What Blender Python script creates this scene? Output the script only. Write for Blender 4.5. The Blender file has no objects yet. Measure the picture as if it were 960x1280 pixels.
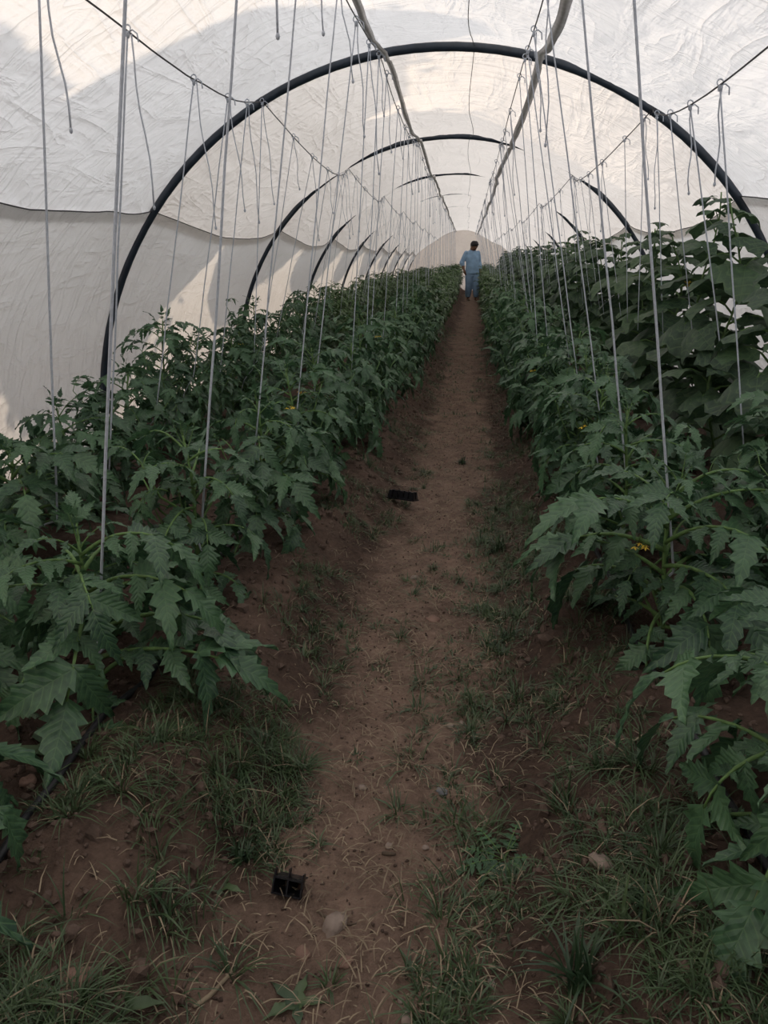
import bpy, bmesh, math, random
import numpy as np
from mathutils import Vector, Matrix, noise, Euler
random.seed(7); rng = np.random.default_rng(7)
PI = math.pi
scene = bpy.context.scene
COL = scene.collection

# ---------------------------------------------------------------- camera, world, sun, exposure
F_PX, VPX, VPY, ROLL, CAM_H = 960.0, 585.0, 325.0, 1.0, 1.2
_d = Vector(((VPX-480)/F_PX, -(VPY-640)/F_PX, -1.0)).normalized()
_u0 = Vector((math.sin(math.radians(ROLL)), math.cos(math.radians(ROLL)), 0))
_u = (_u0 - _d*_u0.dot(_d)).normalized()
_x = _d.cross(_u)
cam_data = bpy.data.cameras.new('camera')
cam_data.sensor_fit = 'VERTICAL'; cam_data.sensor_height = 36; cam_data.sensor_width = 27
cam_data.lens = 36*F_PX/1280; cam_data.clip_start = 0.02; cam_data.clip_end = 300
cam = bpy.data.objects.new('camera', cam_data); COL.objects.link(cam)
_m = Matrix(((_x.x, _x.y, _x.z), (_d.x, _d.y, _d.z), (_u.x, _u.y, _u.z)))
cam.matrix_world = Matrix.Translation((0, 0, CAM_H)) @ _m.to_4x4()
scene.camera = cam

world = bpy.data.worlds.new('sky'); scene.world = world; world.use_nodes = True
bg = world.node_tree.nodes['Background']
# overcast evening sky: brightest overhead, a third of that at the horizon; dull earth below it
wn, wl_ = world.node_tree.nodes, world.node_tree.links
w_tc = wn.new('ShaderNodeTexCoord'); w_sp = wn.new('ShaderNodeSeparateXYZ'); wl_.new(w_tc.outputs['Generated'], w_sp.inputs[0])
w_r = wn.new('ShaderNodeValToRGB'); e_ = w_r.color_ramp.elements
w_mr = wn.new('ShaderNodeMapRange'); w_mr.inputs['From Min'].default_value = -1; wl_.new(w_sp.outputs[2], w_mr.inputs['Value'])
wl_.new(w_mr.outputs[0], w_r.inputs['Fac']); wl_.new(w_r.outputs[0], bg.inputs[0])
e_[0].position = .49; e_[0].color = (.10, .085, .07, 1); e_[1].position = 1.0; e_[1].color = (.93, .925, .95, 1)
e2_ = e_.new(.5); e2_.color = (.36, .335, .315, 1)
bg.inputs[1].default_value = 2.45

SUN_EL, SUN_AZ = 40.0, 0.0          # evening sun beyond the trees on the left side of the tunnel
sd = bpy.data.lights.new('sun', 'SUN'); sd.energy = 3.0; sd.angle = math.radians(0.53); sd.color = (1.0, 0.80, 0.60)
sun = bpy.data.objects.new('sun', sd); COL.objects.link(sun)
_dir = Vector((-math.cos(math.radians(SUN_EL)), 0.0, math.sin(math.radians(SUN_EL))))
sun.rotation_euler = _dir.to_track_quat('Z', 'Y').to_euler()
sun.location = (-12, 5, 12)

vs = scene.view_settings
vs.view_transform = 'Standard'; vs.look = 'None'; vs.gamma = 1; vs.use_curve_mapping = False
vs.exposure = 0.06
scene.cycles.max_bounces = 8; scene.cycles.diffuse_bounces = 5; scene.cycles.transmission_bounces = 5
scene.cycles.use_denoising = True

# ---------------------------------------------------------------- helpers
def mesh_obj(name, me, parent=None, mats=(), loc=None, mat=None):
    o = bpy.data.objects.new(name, me); COL.objects.link(o)
    for m in mats:
        if m.name not in me.materials: me.materials.append(m)
    if parent is not None: o.parent = parent
    if mat is not None: o.matrix_local = mat
    elif loc is not None: o.location = loc
    return o
def tag(o, label=None, cat=None, group=None, kind=None):
    if label: o['label'] = label
    if cat: o['category'] = cat
    if group: o['group'] = group
    if kind: o['kind'] = kind
    return o
def empty(name, loc, rz=0):
    o = bpy.data.objects.new(name, None); COL.objects.link(o)
    o.location = loc; o.rotation_euler = (0, 0, rz); o.empty_display_size = .1
    return o

class MB:
    """collects faces, material slots and uvs of one mesh"""
    def __init__(s): s.v = []; s.f = []; s.m = []; s.uv = []
    def add(s, verts, faces, mi=0, uvs=None):
        b = len(s.v); s.v += [tuple(v) for v in verts]
        for f in faces:
            s.f.append(tuple(b+i for i in f)); s.m.append(mi)
            s.uv += [uvs[i] if uvs else (0.0, 0.0) for i in f]
    def tube(s, pts, rad, n=6, mi=0, cap=True):
        pts = [Vector(p) for p in pts]
        if not hasattr(rad, '__len__'): rad = [rad]*len(pts)
        vs_, fs = [], []; prev = None
        for i, p in enumerate(pts):
            t = (pts[min(i+1, len(pts)-1)]-pts[max(i-1, 0)]).normalized()
            if prev is None:
                a = Vector((0, 0, 1)) if abs(t.z) < .9 else Vector((1, 0, 0))
                nrm = t.cross(a).normalized()
            else:
                nrm = (prev - t*prev.dot(t)).normalized()
            prev = nrm; bn = t.cross(nrm)
            for k in range(n):
                a = 2*PI*k/n; vs_.append(p + (nrm*math.cos(a)+bn*math.sin(a))*rad[i])
        for i in range(len(pts)-1):
            for k in range(n):
                fs.append((i*n+k, i*n+(k+1) % n, (i+1)*n+(k+1) % n, (i+1)*n+k))
        if cap:
            fs.append(tuple(range(n-1, -1, -1))); fs.append(tuple((len(pts)-1)*n+k for k in range(n)))
        s.add(vs_, fs, mi)
    def ball(s, c, r, n=8, m=6, mi=0, rough=0.0, seed=0):
        """rounded lump; r = (rx, ry, rz)"""
        if not hasattr(r, '__len__'): r = (r, r, r)
        c = Vector(c); vs_ = [c+Vector((0, 0, -r[2]))]; fs = []
        for j in range(1, m):
            ph = -PI/2+PI*j/m
            for k in range(n):
                a = 2*PI*k/n; d = Vector((math.cos(ph)*math.cos(a), math.cos(ph)*math.sin(a), math.sin(ph)))
                q = 1+rough*noise.noise(d*1.7+Vector((seed*3.1, seed*1.7, seed)))
                vs_.append(c+Vector((d.x*r[0]*q, d.y*r[1]*q, d.z*r[2]*q)))
        vs_.append(c+Vector((0, 0, r[2])))
        for k in range(n): fs.append((0, 1+(k+1) % n, 1+k))
        for j in range(m-2):
            for k in range(n):
                a = 1+j*n; fs.append((a+k, a+(k+1) % n, a+n+(k+1) % n, a+n+k))
        top = len(vs_)-1; a = 1+(m-2)*n
        for k in range(n): fs.append((a+k, a+(k+1) % n, top))
        s.add(vs_, fs, mi)
    def box(s, c, sz, mi=0, M=None):
        x, y, z = sz[0]/2, sz[1]/2, sz[2]/2
        vs_ = [Vector((sx*x, sy*y, sz_*z)) for sx in (-1, 1) for sy in (-1, 1) for sz_ in (-1, 1)]
        if M: vs_ = [M @ v for v in vs_]
        vs_ = [v+Vector(c) for v in vs_]
        s.add(vs_, [(0, 1, 3, 2), (4, 6, 7, 5), (0, 4, 5, 1), (2, 3, 7, 6), (0, 2, 6, 4), (1, 5, 7, 3)], mi)
    def merge(s, o, M, mi_off=0):
        b = len(s.v); s.v += [tuple(M @ Vector(v)) for v in o.v]
        s.f += [tuple(b+i for i in f) for f in o.f]; s.m += [m+mi_off for m in o.m]; s.uv += o.uv
    def mesh(s, name, mats, smooth=True):
        me = bpy.data.meshes.new(name); me.from_pydata(s.v, [], s.f)
        for m in mats: me.materials.append(m)
        if any(s.m): me.polygons.foreach_set('material_index', s.m)
        if smooth: me.polygons.foreach_set('use_smooth', [True]*len(me.polygons))
        l = me.uv_layers.new(name='UVMap'); l.data.foreach_set('uv', [c for p in s.uv for c in p])
        me.update(); return me
    def build(s, name, mats, parent=None, loc=None, mat=None, smooth=True):
        return mesh_obj(name, s.mesh(name, mats, smooth), parent, loc=loc, mat=mat)

# ---------------------------------------------------------------- materials
def nmat(name):
    m = bpy.data.materials.new(name); m.use_nodes = True
    nt = m.node_tree; nt.nodes.clear()
    out = nt.nodes.new('ShaderNodeOutputMaterial')
    return m, nt, out
def N(nt, typ, **kw):
    n = nt.nodes.new(typ)
    for k, v in kw.items():
        if k.startswith('i_'):
            key = k[2:].replace('_', ' '); n.inputs[key].default_value = v
        else: setattr(n, k, v)
    return n
def L(nt, a, b): nt.links.new(a, b)
def simple(name, col, rough=.6, var=.15, scale=40.0, bump=.0, bscale=200.0, spec=.3, metal=0.0):
    m, nt, out = nmat(name)
    p = N(nt, 'ShaderNodeBsdfPrincipled'); p.inputs['Roughness'].default_value = rough
    p.inputs['Specular IOR Level'].default_value = spec; p.inputs['Metallic'].default_value = metal
    tc = N(nt, 'ShaderNodeTexCoord'); no = N(nt, 'ShaderNodeTexNoise'); no.inputs['Scale'].default_value = scale
    no.inputs['Detail'].default_value = 4; L(nt, tc.outputs['Object'], no.inputs['Vector'])
    r = N(nt, 'ShaderNodeValToRGB')
    r.color_ramp.elements[0].position = .3; r.color_ramp.elements[1].position = .7
    r.color_ramp.elements[0].color = (*[c*(1-var) for c in col], 1); r.color_ramp.elements[1].color = (*[min(1, c*(1+var)) for c in col], 1)
    L(nt, no.outputs['Fac'], r.inputs['Fac']); L(nt, r.outputs['Color'], p.inputs['Base Color'])
    if bump:
        n2 = N(nt, 'ShaderNodeTexNoise'); n2.inputs['Scale'].default_value = bscale; n2.inputs['Detail'].default_value = 5
        L(nt, tc.outputs['Object'], n2.inputs['Vector'])
        b = N(nt, 'ShaderNodeBump'); b.inputs['Strength'].default_value = bump; b.inputs['Distance'].default_value = .004
        L(nt, n2.outputs['Fac'], b.inputs['Height']); L(nt, b.outputs['Normal'], p.inputs['Normal'])
    L(nt, p.outputs['BSDF'], out.inputs['Surface']); return m

def cloth_mat(name, col, trans, seed):
    """thin non-woven sheet: light passes through, creased"""
    m, nt, out = nmat(name)
    tc = N(nt, 'ShaderNodeTexCoord')
    hs = None
    for k, (sc, rot, amp, det) in enumerate([((1.2, 7.0, 1.6), (0.5, 0.2, 0.5), 1.0, 3.0), ((6.0, 1.6, 5.0), (0.3, 0.6, -0.4), .8, 4.0), ((9., 9., 9.), (0, 0, 0), .16, 5.0)]):
        mp = N(nt, 'ShaderNodeMapping'); mp.inputs['Scale'].default_value = sc; mp.inputs['Rotation'].default_value = rot
        mp.inputs['Location'].default_value = (seed*3.3, seed*1.1, k*5)
        L(nt, tc.outputs['Object'], mp.inputs['Vector'])
        no = N(nt, 'ShaderNodeTexNoise'); no.inputs['Scale'].default_value = 1.0; no.inputs['Detail'].default_value = det
        no.inputs['Distortion'].default_value = .8
        L(nt, mp.outputs['Vector'], no.inputs['Vector'])
        # ridged folds
        a = N(nt, 'ShaderNodeMath', operation='SUBTRACT'); L(nt, no.outputs['Fac'], a.inputs[0]); a.inputs[1].default_value = .5
        b = N(nt, 'ShaderNodeMath', operation='ABSOLUTE'); L(nt, a.outputs[0], b.inputs[0])
        c = N(nt, 'ShaderNodeMath', operation='POWER'); L(nt, b.outputs[0], c.inputs[0]); c.inputs[1].default_value = .6
        d = N(nt, 'ShaderNodeMath', operation='MULTIPLY'); L(nt, c.outputs[0], d.inputs[0]); d.inputs[1].default_value = amp
        if hs is None: hs = d.outputs[0]
        else:
            e = N(nt, 'ShaderNodeMath', operation='ADD'); L(nt, hs, e.inputs[0]); L(nt, d.outputs[0], e.inputs[1]); hs = e.outputs[0]
    bp = N(nt, 'ShaderNodeBump'); bp.inputs['Strength'].default_value = .7; bp.inputs['Distance'].default_value = .06
    L(nt, hs, bp.inputs['Height'])
    n3 = N(nt, 'ShaderNodeTexNoise'); n3.inputs['Scale'].default_value = 1.4; n3.inputs['Detail'].default_value = 5
    L(nt, tc.outputs['Object'], n3.inputs['Vector'])
    r = N(nt, 'ShaderNodeValToRGB'); r.color_ramp.elements[0].position = .3; r.color_ramp.elements[1].position = .75
    r.color_ramp.elements[0].color = (*[c*.93 for c in col], 1); r.color_ramp.elements[1].color = (*col, 1)
    L(nt, n3.outputs['Fac'], r.inputs['Fac'])
    di = N(nt, 'ShaderNodeBsdfDiffuse'); tr = N(nt, 'ShaderNodeBsdfTranslucent'); mx = N(nt, 'ShaderNodeMixShader')
    for s_ in (di, tr):
        L(nt, r.outputs['Color'], s_.inputs['Color']); L(nt, bp.outputs['Normal'], s_.inputs['Normal'])
    mx.inputs[0].default_value = trans
    L(nt, di.outputs[0], mx.inputs[1]); L(nt, tr.outputs[0], mx.inputs[2]); L(nt, mx.outputs[0], out.inputs['Surface'])
    return m

def leaf_mat(name, dark, light, rough=.42, vein=True, veins=9.0, trans=.22):
    m, nt, out = nmat(name)
    tc = N(nt, 'ShaderNodeTexCoord'); oi = N(nt, 'ShaderNodeObjectInfo')
    no = N(nt, 'ShaderNodeTexNoise'); no.inputs['Scale'].default_value = 11.0; no.inputs['Detail'].default_value = 3
    L(nt, tc.outputs['Object'], no.inputs['Vector'])
    ad = N(nt, 'ShaderNodeMath', operation='MULTIPLY_ADD'); L(nt, oi.outputs['Random'], ad.inputs[0]); ad.inputs[1].default_value = .45; 
    L(nt, no.outputs['Fac'], ad.inputs[2])
    r = N(nt, 'ShaderNodeValToRGB'); r.color_ramp.elements[0].position = .42; r.color_ramp.elements[1].position = 1.0
    r.color_ramp.elements[0].color = (*dark, 1); r.color_ramp.elements[1].color = (*light, 1)
    L(nt, ad.outputs[0], r.inputs['Fac'])
    col = r.outputs['Color']
    p = N(nt, 'ShaderNodeBsdfPrincipled'); p.inputs['Roughness'].default_value = rough; p.inputs['Specular IOR Level'].default_value = .5
    if vein:
        sp = N(nt, 'ShaderNodeSeparateXYZ'); L(nt, tc.outputs['UV'], sp.inputs[0])
        au = N(nt, 'ShaderNodeMath', operation='ABSOLUTE'); L(nt, sp.outputs[0], au.inputs[0])
        k1 = N(nt, 'ShaderNodeMath', operation='MULTIPLY'); L(nt, sp.outputs[1], k1.inputs[0]); k1.inputs[1].default_value = veins
        k2 = N(nt, 'ShaderNodeMath', operation='MULTIPLY'); L(nt, au.outputs[0], k2.inputs[0]); k2.inputs[1].default_value = 2.2
        k3 = N(nt, 'ShaderNodeMath', operation='SUBTRACT'); L(nt, k1.outputs[0], k3.inputs[0]); L(nt, k2.outputs[0], k3.inputs[1])
        pp = N(nt, 'ShaderNodeMath', operation='PINGPONG'); L(nt, k3.outputs[0], pp.inputs[0]); pp.inputs[1].default_value = .5
        mn = N(nt, 'ShaderNodeMath', operation='MULTIPLY'); L(nt, au.outputs[0], mn.inputs[0]); mn.inputs[1].default_value = 4.0
        mi = N(nt, 'ShaderNodeMath', operation='MINIMUM'); L(nt, pp.outputs[0], mi.inputs[0]); L(nt, mn.outputs[0], mi.inputs[1])
        vr = N(nt, 'ShaderNodeMapRange'); vr.inputs['From Min'].default_value = .0; vr.inputs['From Max'].default_value = .13
        vr.inputs['To Min'].default_value = .55; vr.inputs['To Max'].default_value = 0.0
        L(nt, mi.outputs[0], vr.inputs['Value'])
        mc = N(nt, 'ShaderNodeMix', data_type='RGBA'); L(nt, vr.outputs[0], mc.inputs[0]); L(nt, col, mc.inputs[6])
        mc.inputs[7].default_value = (light[0]*1.7, light[1]*1.45, light[2]*1.3, 1); col = mc.outputs[2]
        bp = N(nt, 'ShaderNodeBump'); bp.inputs['Strength'].default_value = .5; bp.inputs['Distance'].default_value = .004
        L(nt, mi.outputs[0], bp.inputs['Height']); L(nt, bp.outputs['Normal'], p.inputs['Normal'])
    L(nt, col, p.inputs['Base Color'])
    tr = N(nt, 'ShaderNodeBsdfTranslucent'); L(nt, col, tr.inputs['Color'])
    mx = N(nt, 'ShaderNodeMixShader'); mx.inputs[0].default_value = trans
    L(nt, p.outputs[0], mx.inputs[1]); L(nt, tr.outputs[0], mx.inputs[2]); L(nt, mx.outputs[0], out.inputs['Surface'])
    return m

M = {}
M['cover_near'] = cloth_mat('cover_sheet_white', (.84, .835, .835), .50, 1)
M['cover_far'] = cloth_mat('cover_sheet_cream', (.87, .82, .77), .52, 2)
M['skirt'] = cloth_mat('side_sheet', (.80, .785, .77), .38, 3)
M['light_block'] = simple('dark_light_block', (.10, .085, .07), rough=.7, var=.2, scale=4, bump=.4, bscale=12)  # opaque and dark so the unseen near end lets no light through
M['end'] = cloth_mat('end_sheet', (.80, .74, .68), .40, 4)
M['pipe'] = simple('dark_pipe', (.020, .030, .045), rough=.42, var=.3, scale=14, bump=.15, bscale=60, spec=.5)
M['strap'] = simple('grey_strap', (.60, .59, .59), rough=.8, var=.12, scale=30, bump=.3)
M['wire'] = simple('dark_wire', (.05, .05, .055), rough=.6, var=.1)
M['twine'] = simple('white_twine', (.46, .50, .57), rough=.75, var=.12, scale=90, bump=.6, bscale=420)
M['hose'] = simple('black_hose', (.020, .021, .024), rough=.45, var=.25, scale=20, bump=.1)
M['plastic'] = simple('black_plastic', (.007, .007, .010), rough=.28, var=.25, scale=60, spec=.5)
M['stem'] = simple('green_stem', (.105, .19, .060), rough=.55, var=.25, scale=25, bump=.2, bscale=300)
M['tomato_leaf'] = leaf_mat('tomato_leaf', (.023, .062, .037), (.074, .160, .076))
M['tomato_leaf_far'] = leaf_mat('tomato_leaf_distant', (.031, .068, .030), (.098, .170, .064), vein=False)
M['cucumber_leaf'] = leaf_mat('cucumber_leaf', (.018, .046, .025), (.060, .115, .052), veins=5.0, rough=.6, trans=.2)
M['petal'] = simple('yellow_petal', (.75, .52, .06), rough=.6, var=.1)
M['grass'] = leaf_mat('grass_blade', (.024, .056, .027), (.085, .132, .055), vein=False)
M['straw'] = simple('dry_straw', (.235, .188, .130), rough=.8, var=.4, scale=6)
M['stone'] = simple('pale_stone', (.24, .19, .16), rough=.85, var=.25, scale=18, bump=.6, bscale=80)
M['slate'] = simple('grey_stone', (.17, .175, .19), rough=.8, var=.2, scale=18, bump=.6, bscale=80)
M['clod'] = simple('soil_clod', (.098, .068, .054), rough=.95, var=.3, scale=30, bump=.8, bscale=120)
M['redstone'] = simple('reddish_clod', (.20, .125, .098), rough=.9, var=.25, scale=22, bump=.8, bscale=100)
M['bark'] = simple('bark', (.10, .075, .055), rough=.9, var=.3, scale=12, bump=.8, bscale=30)
M['tree_leaf'] = leaf_mat('tree_leaf', (.02, .05, .02), (.05, .10, .035), vein=False)

# soil: packed reddish path, darker loose soil on the beds
def soil_mat():
    m, nt, out = nmat('soil')
    tc = N(nt, 'ShaderNodeTexCoord')
    at = N(nt, 'ShaderNodeAttribute'); at.attribute_name = 'packed'
    n1 = N(nt, 'ShaderNodeTexNoise'); n1.inputs['Scale'].default_value = 7; n1.inputs['Detail'].default_value = 9; n1.inputs['Roughness'].default_value = .65
    n2 = N(nt, 'ShaderNodeTexNoise'); n2.inputs['Scale'].default_value = 55; n2.inputs['Detail'].default_value = 8; n2.inputs['Roughness'].default_value = .7
    vo = N(nt, 'ShaderNodeTexVoronoi'); vo.inputs['Scale'].default_value = 34; vo.feature = 'F1'
    for n in (n1, n2, vo): L(nt, tc.outputs['Object'], n.inputs['Vector'])
    r1 = N(nt, 'ShaderNodeValToRGB'); e = r1.color_ramp.elements
    e[0].position = .3; e[0].color = (.046, .032, .025, 1); e[1].position = .72; e[1].color = (.108, .072, .056, 1)
    r2 = N(nt, 'ShaderNodeValToRGB'); e = r2.color_ramp.elements
    e[0].position = .28; e[0].color = (.115, .079, .061, 1); e[1].position = .75; e[1].color = (.265, .183, .142, 1)
    mixn = N(nt, 'ShaderNodeMath', operation='ADD'); L(nt, n1.outputs['Fac'], mixn.inputs[0])
    h = N(nt, 'ShaderNodeMath', operation='MULTIPLY_ADD'); L(nt, n2.outputs['Fac'], h.inputs[0]); h.inputs[1].default_value = .7; h.inputs[2].default_value = -.35
    L(nt, h.outputs[0], mixn.inputs[1])
    L(nt, mixn.outputs[0], r1.inputs['Fac']); L(nt, mixn.outputs[0], r2.inputs['Fac'])
    mc = N(nt, 'ShaderNodeMix', data_type='RGBA'); L(nt, at.outputs['Fac'], mc.inputs[0]); L(nt, r1.outputs[0], mc.inputs[6]); L(nt, r2.outputs[0], mc.inputs[7])
    p = N(nt, 'ShaderNodeBsdfPrincipled'); p.inputs['Roughness'].default_value = .95; p.inputs['Specular IOR Level'].default_value = .15
    L(nt, mc.outputs[2], p.inputs['Base Color'])
    b1 = N(nt, 'ShaderNodeBump'); b1.inputs['Strength'].default_value = .8; b1.inputs['Distance'].default_value = .020
    hh = N(nt, 'ShaderNodeMath', operation='MULTIPLY_ADD'); L(nt, vo.outputs['Distance'], hh.inputs[0]); hh.inputs[1].default_value = -.5; L(nt, n2.outputs['Fac'], hh.inputs[2])
    L(nt, hh.outputs[0], b1.inputs['Height']); L(nt, b1.outputs['Normal'], p.inputs['Normal'])
    L(nt, p.outputs[0], out.inputs['Surface']); return m
M['soil'] = soil_mat()

# ---------------------------------------------------------------- the place: ground
def lerp_tab(t, tab):
    for (a, va), (b, vb) in zip(tab, tab[1:]):
        if t <= b: return va+(vb-va)*max(0, (t-a))/(b-a)
    return tab[-1][1]
def sstep(a, b, x):
    t = min(1, max(0, (x-a)/(b-a))); return t*t*(3-2*t)
PATH = [(-3, -.18), (1.2, -.18), (2.0, -.15), (2.7, -.15), (3.9, -.09), (5.6, -.05), (8, -.04), (13, .0), (20, .08), (34, .14)]
def path_c(y): return lerp_tab(y, PATH)
def ground_z(x, y, fine=True):
    pc = path_c(y); dx = x-pc
    w = .05*noise.noise(Vector((y*1.3, 3.1, 0)))
    lft = sstep(-.20+w, -.52+w, dx); rgt = sstep(.26+w, .60+w, dx)
    z = .17*lft+.16*rgt
    z += .03*math.exp(-((x+1.25)/.25)**2)*0 - .05*math.exp(-((x+1.28)/.16)**2) - .03*math.exp(-((x-1.0)/.14)**2)
    edge = sstep(2.0, 2.4, abs(x+.215)); z = z*(1-edge)
    if fine:
        rough = .5+.5*max(lft, rgt)
        z += .036*rough*noise.fractal(Vector((x*3.2, y*3.2, .3)), 1.0, 2.0, 3)
        z += .020*rough*noise.fractal(Vector((x*14, y*14, 1.3)), .9, 2.0, 4)
        z += .005*noise.noise(Vector((x*40, y*40, 4)))
    return z
def axis(parts):
    out = []
    for a, b, st in parts: out += list(np.arange(a, b-1e-6, st))
    return out+[parts[-1][1]]
gx = axis([(-14, -3, 1.0), (-3, -1.5, .08), (-1.5, 1.3, .02), (1.3, 2.6, .08), (2.6, 9.6, 1.0)])
gy = axis([(-8, -1, 1.0), (-1, .6, .06), (.6, 3.6, .02), (3.6, 7, .04), (7, 14, .09), (14, 36, .25), (36, 46, 2.0)])
gverts = [(x, y, ground_z(x, y)) for y in gy for x in gx]
nx = len(gx)
gfaces = [(j*nx+i, j*nx+i+1, (j+1)*nx+i+1, (j+1)*nx+i) for j in range(len(gy)-1) for i in range(nx-1)]
me = bpy.data.meshes.new('floor'); me.from_pydata(gverts, [], gfaces); me.materials.append(M['soil'])
me.polygons.foreach_set('use_smooth', [True]*len(me.polygons))
at = me.attributes.new('packed', 'FLOAT', 'POINT')
pk = []
for v in gverts:
    dx = v[0]-path_c(v[1]); n = .10*noise.fractal(Vector((v[0]*5, v[1]*5, 7)), 1, 2, 3)
    k = sstep(.32, .12, abs(dx)+1.6*n)
    bank = sstep(-.30, -.42, dx)*sstep(-.72, -.5, dx)*.25
    pk.append(max(k, bank))
at.data.foreach_set('value', pk)
floor = mesh_obj('floor', me); tag(floor, 'brown earth floor with a trodden path between two raised planting beds', kind='structure')

# ---------------------------------------------------------------- the place: tunnel sheets
X0, Z0, RT = -.215, .05, 2.375
ARCH_Y = [-1.8+3.5*k for k in range(11)]          # the last one carries the end sheet
Y_END = ARCH_Y[-1]; Y_START = ARCH_Y[0]
TH_RW, TH_LW, TH_RS, TH_LS = 57.0, 116.9, 74.6, 97.0
SAG = [(-5, 0), (0, 0), (22, .02), (38, .10), (50, .19), (57, .27), (66, .28), (74.6, .22), (85, .15), (97, .155), (107, .175), (117, .24), (126, .22), (142, .12), (160, .02), (185, .0)]
def bay(y):
    u = ((y-ARCH_Y[0]) / 3.5) % 1.0
    return 4*u*(1-u)
def sheet_r(th, y, extra=0.0):
    s = bay(y); k = math.floor((y-ARCH_Y[0])/3.5)
    v = 1+.18*noise.noise(Vector((k*1.7, th/40, 2)))
    d = lerp_tab(th, SAG)*s*v
    wr = .008*noise.noise(Vector((th*.16+y*1.6, y*2.2-th*.05, 1.0)))+.006*noise.noise(Vector((th*.35-y*2.5, y*1.1+th*.1, 5.0)))
    wr += .004*noise.noise(Vector((th*.9, y*9, 8.0)))
    return RT-d+wr*(.25+.75*min(1, s*2.5))+extra
def sheet_p(th, y, extra=0.0):
    r = sheet_r(th, y, extra); a = math.radians(th)
    return Vector((X0+r*math.cos(a), y, Z0+r*math.sin(a)))
def seam_th(side, y):
    u = bay(y); k = math.floor((y-ARCH_Y[0])/3.5)
    n = 1.2*noise.noise(Vector((y*.9, side*4.0, 2.0)))
    return (38.5-2.6*u*(1.0 if k != 1 else .2)+n) if side > 0 else (140.6+2.4*u*(1.0 if k != 1 else .2)+n)
sheet_y = axis([(Y_START, 1.7, .25), (1.7, 8.7, .045), (8.7, 15.7, .10), (15.7, Y_END, .175)])
def sheet(name, ths_of_y, nth, mats, extra=0.0, mat_of=None):
    vs_, fs = [], []
    for y in sheet_y:
        a, b = ths_of_y(y)
        for i in range(nth+1): vs_.append(sheet_p(a+(b-a)*i/nth, y, extra))
    for j in range(len(sheet_y)-1):
        for i in range(nth): fs.append((j*(nth+1)+i, j*(nth+1)+i+1, (j+1)*(nth+1)+i+1, (j+1)*(nth+1)+i))
    me = bpy.data.meshes.new(name); me.from_pydata(vs_, [], fs)
    for m in mats: me.materials.append(m)
    me.polygons.foreach_set('use_smooth', [True]*len(fs))
    if mat_of: me.polygons.foreach_set('material_index', [mat_of(sheet_y[j]) for j in range(len(sheet_y)-1) for i in range(nth)])
    return mesh_obj(name, me)
ceil_ = sheet('ceiling', lambda y: (seam_th(1, y)-1.6, seam_th(-1, y)+1.6), 160, [M['cover_near'], M['cover_far']], .012, lambda y: 0 if y < 5.19 else 1)
tag(ceil_, 'creased white translucent sheet stretched over the tunnel hoops', kind='structure')
wl = sheet('wall_left', lambda y: (seam_th(-1, y), 184.0), 46, [M['skirt']], -.004)
tag(wl, 'lower white side sheet on the tomato side of the tunnel', kind='structure')
wr_ = sheet('wall_right', lambda y: (-4.0, seam_th(1, y)), 46, [M['skirt']], -.004)
tag(wr_, 'lower white side sheet behind the cucumber vines', kind='structure')
def hem(side, parent):
    mb = MB(); ys = np.arange(1.7, Y_END, .12)
    mb.tube([sheet_p(seam_th(side, y), y, -.008) for y in ys], .0032, 4)
    return mb.build('hem_cord', [M['wire']], parent)
hem(-1, wl); hem(1, wr_)
def end_sheet(name, y, mat, bulge):
    n, rings = 48, 14; vs_, fs = [], []
    for k in range(rings+1):
        q = k/rings
        for i in range(n+1):
            a = PI*i/n; r = (RT-.01)*q
            w = .03*noise.noise(Vector((r*math.cos(a)*1.4, r*math.sin(a)*.7, 3)))*(1-q)
            vs_.append((X0+r*math.cos(a), y+w+bulge*(1-q*q), Z0-.04+r*math.sin(a)))
    for k in range(rings):
        for i in range(n): fs.append((k*(n+1)+i, (k+1)*(n+1)+i, (k+1)*(n+1)+i+1, k*(n+1)+i+1))
    me = bpy.data.meshes.new(name); me.from_pydata(vs_, [], fs); me.materials.append(mat)
    me.polygons.foreach_set('use_smooth', [True]*len(fs)); return mesh_obj(name, me)
tag(end_sheet('wall_back', Y_END, M['end'], .05), 'beige end sheet closing the far end of the tunnel', kind='structure')
tag(end_sheet('wall_front', Y_START, M['light_block'], -.05), 'unseen dark opaque sheet closing the near end, added to cut light', kind='structure')  # opaque end added behind the camera to dim the nearest ground

ORD = ['first', 'second', 'third', 'fourth', 'fifth', 'sixth', 'seventh', 'eighth', 'ninth', 'tenth', 'eleventh', 'twelfth', 'thirteenth', 'fourteenth', 'fifteenth', 'sixteenth', 'seventeenth', 'eighteenth', 'nineteenth', 'twentieth', 'twenty-first', 'twenty-second', 'twenty-third', 'twenty-fourth', 'twenty-fifth', 'twenty-sixth', 'twenty-seventh', 'twenty-eighth']
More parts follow.
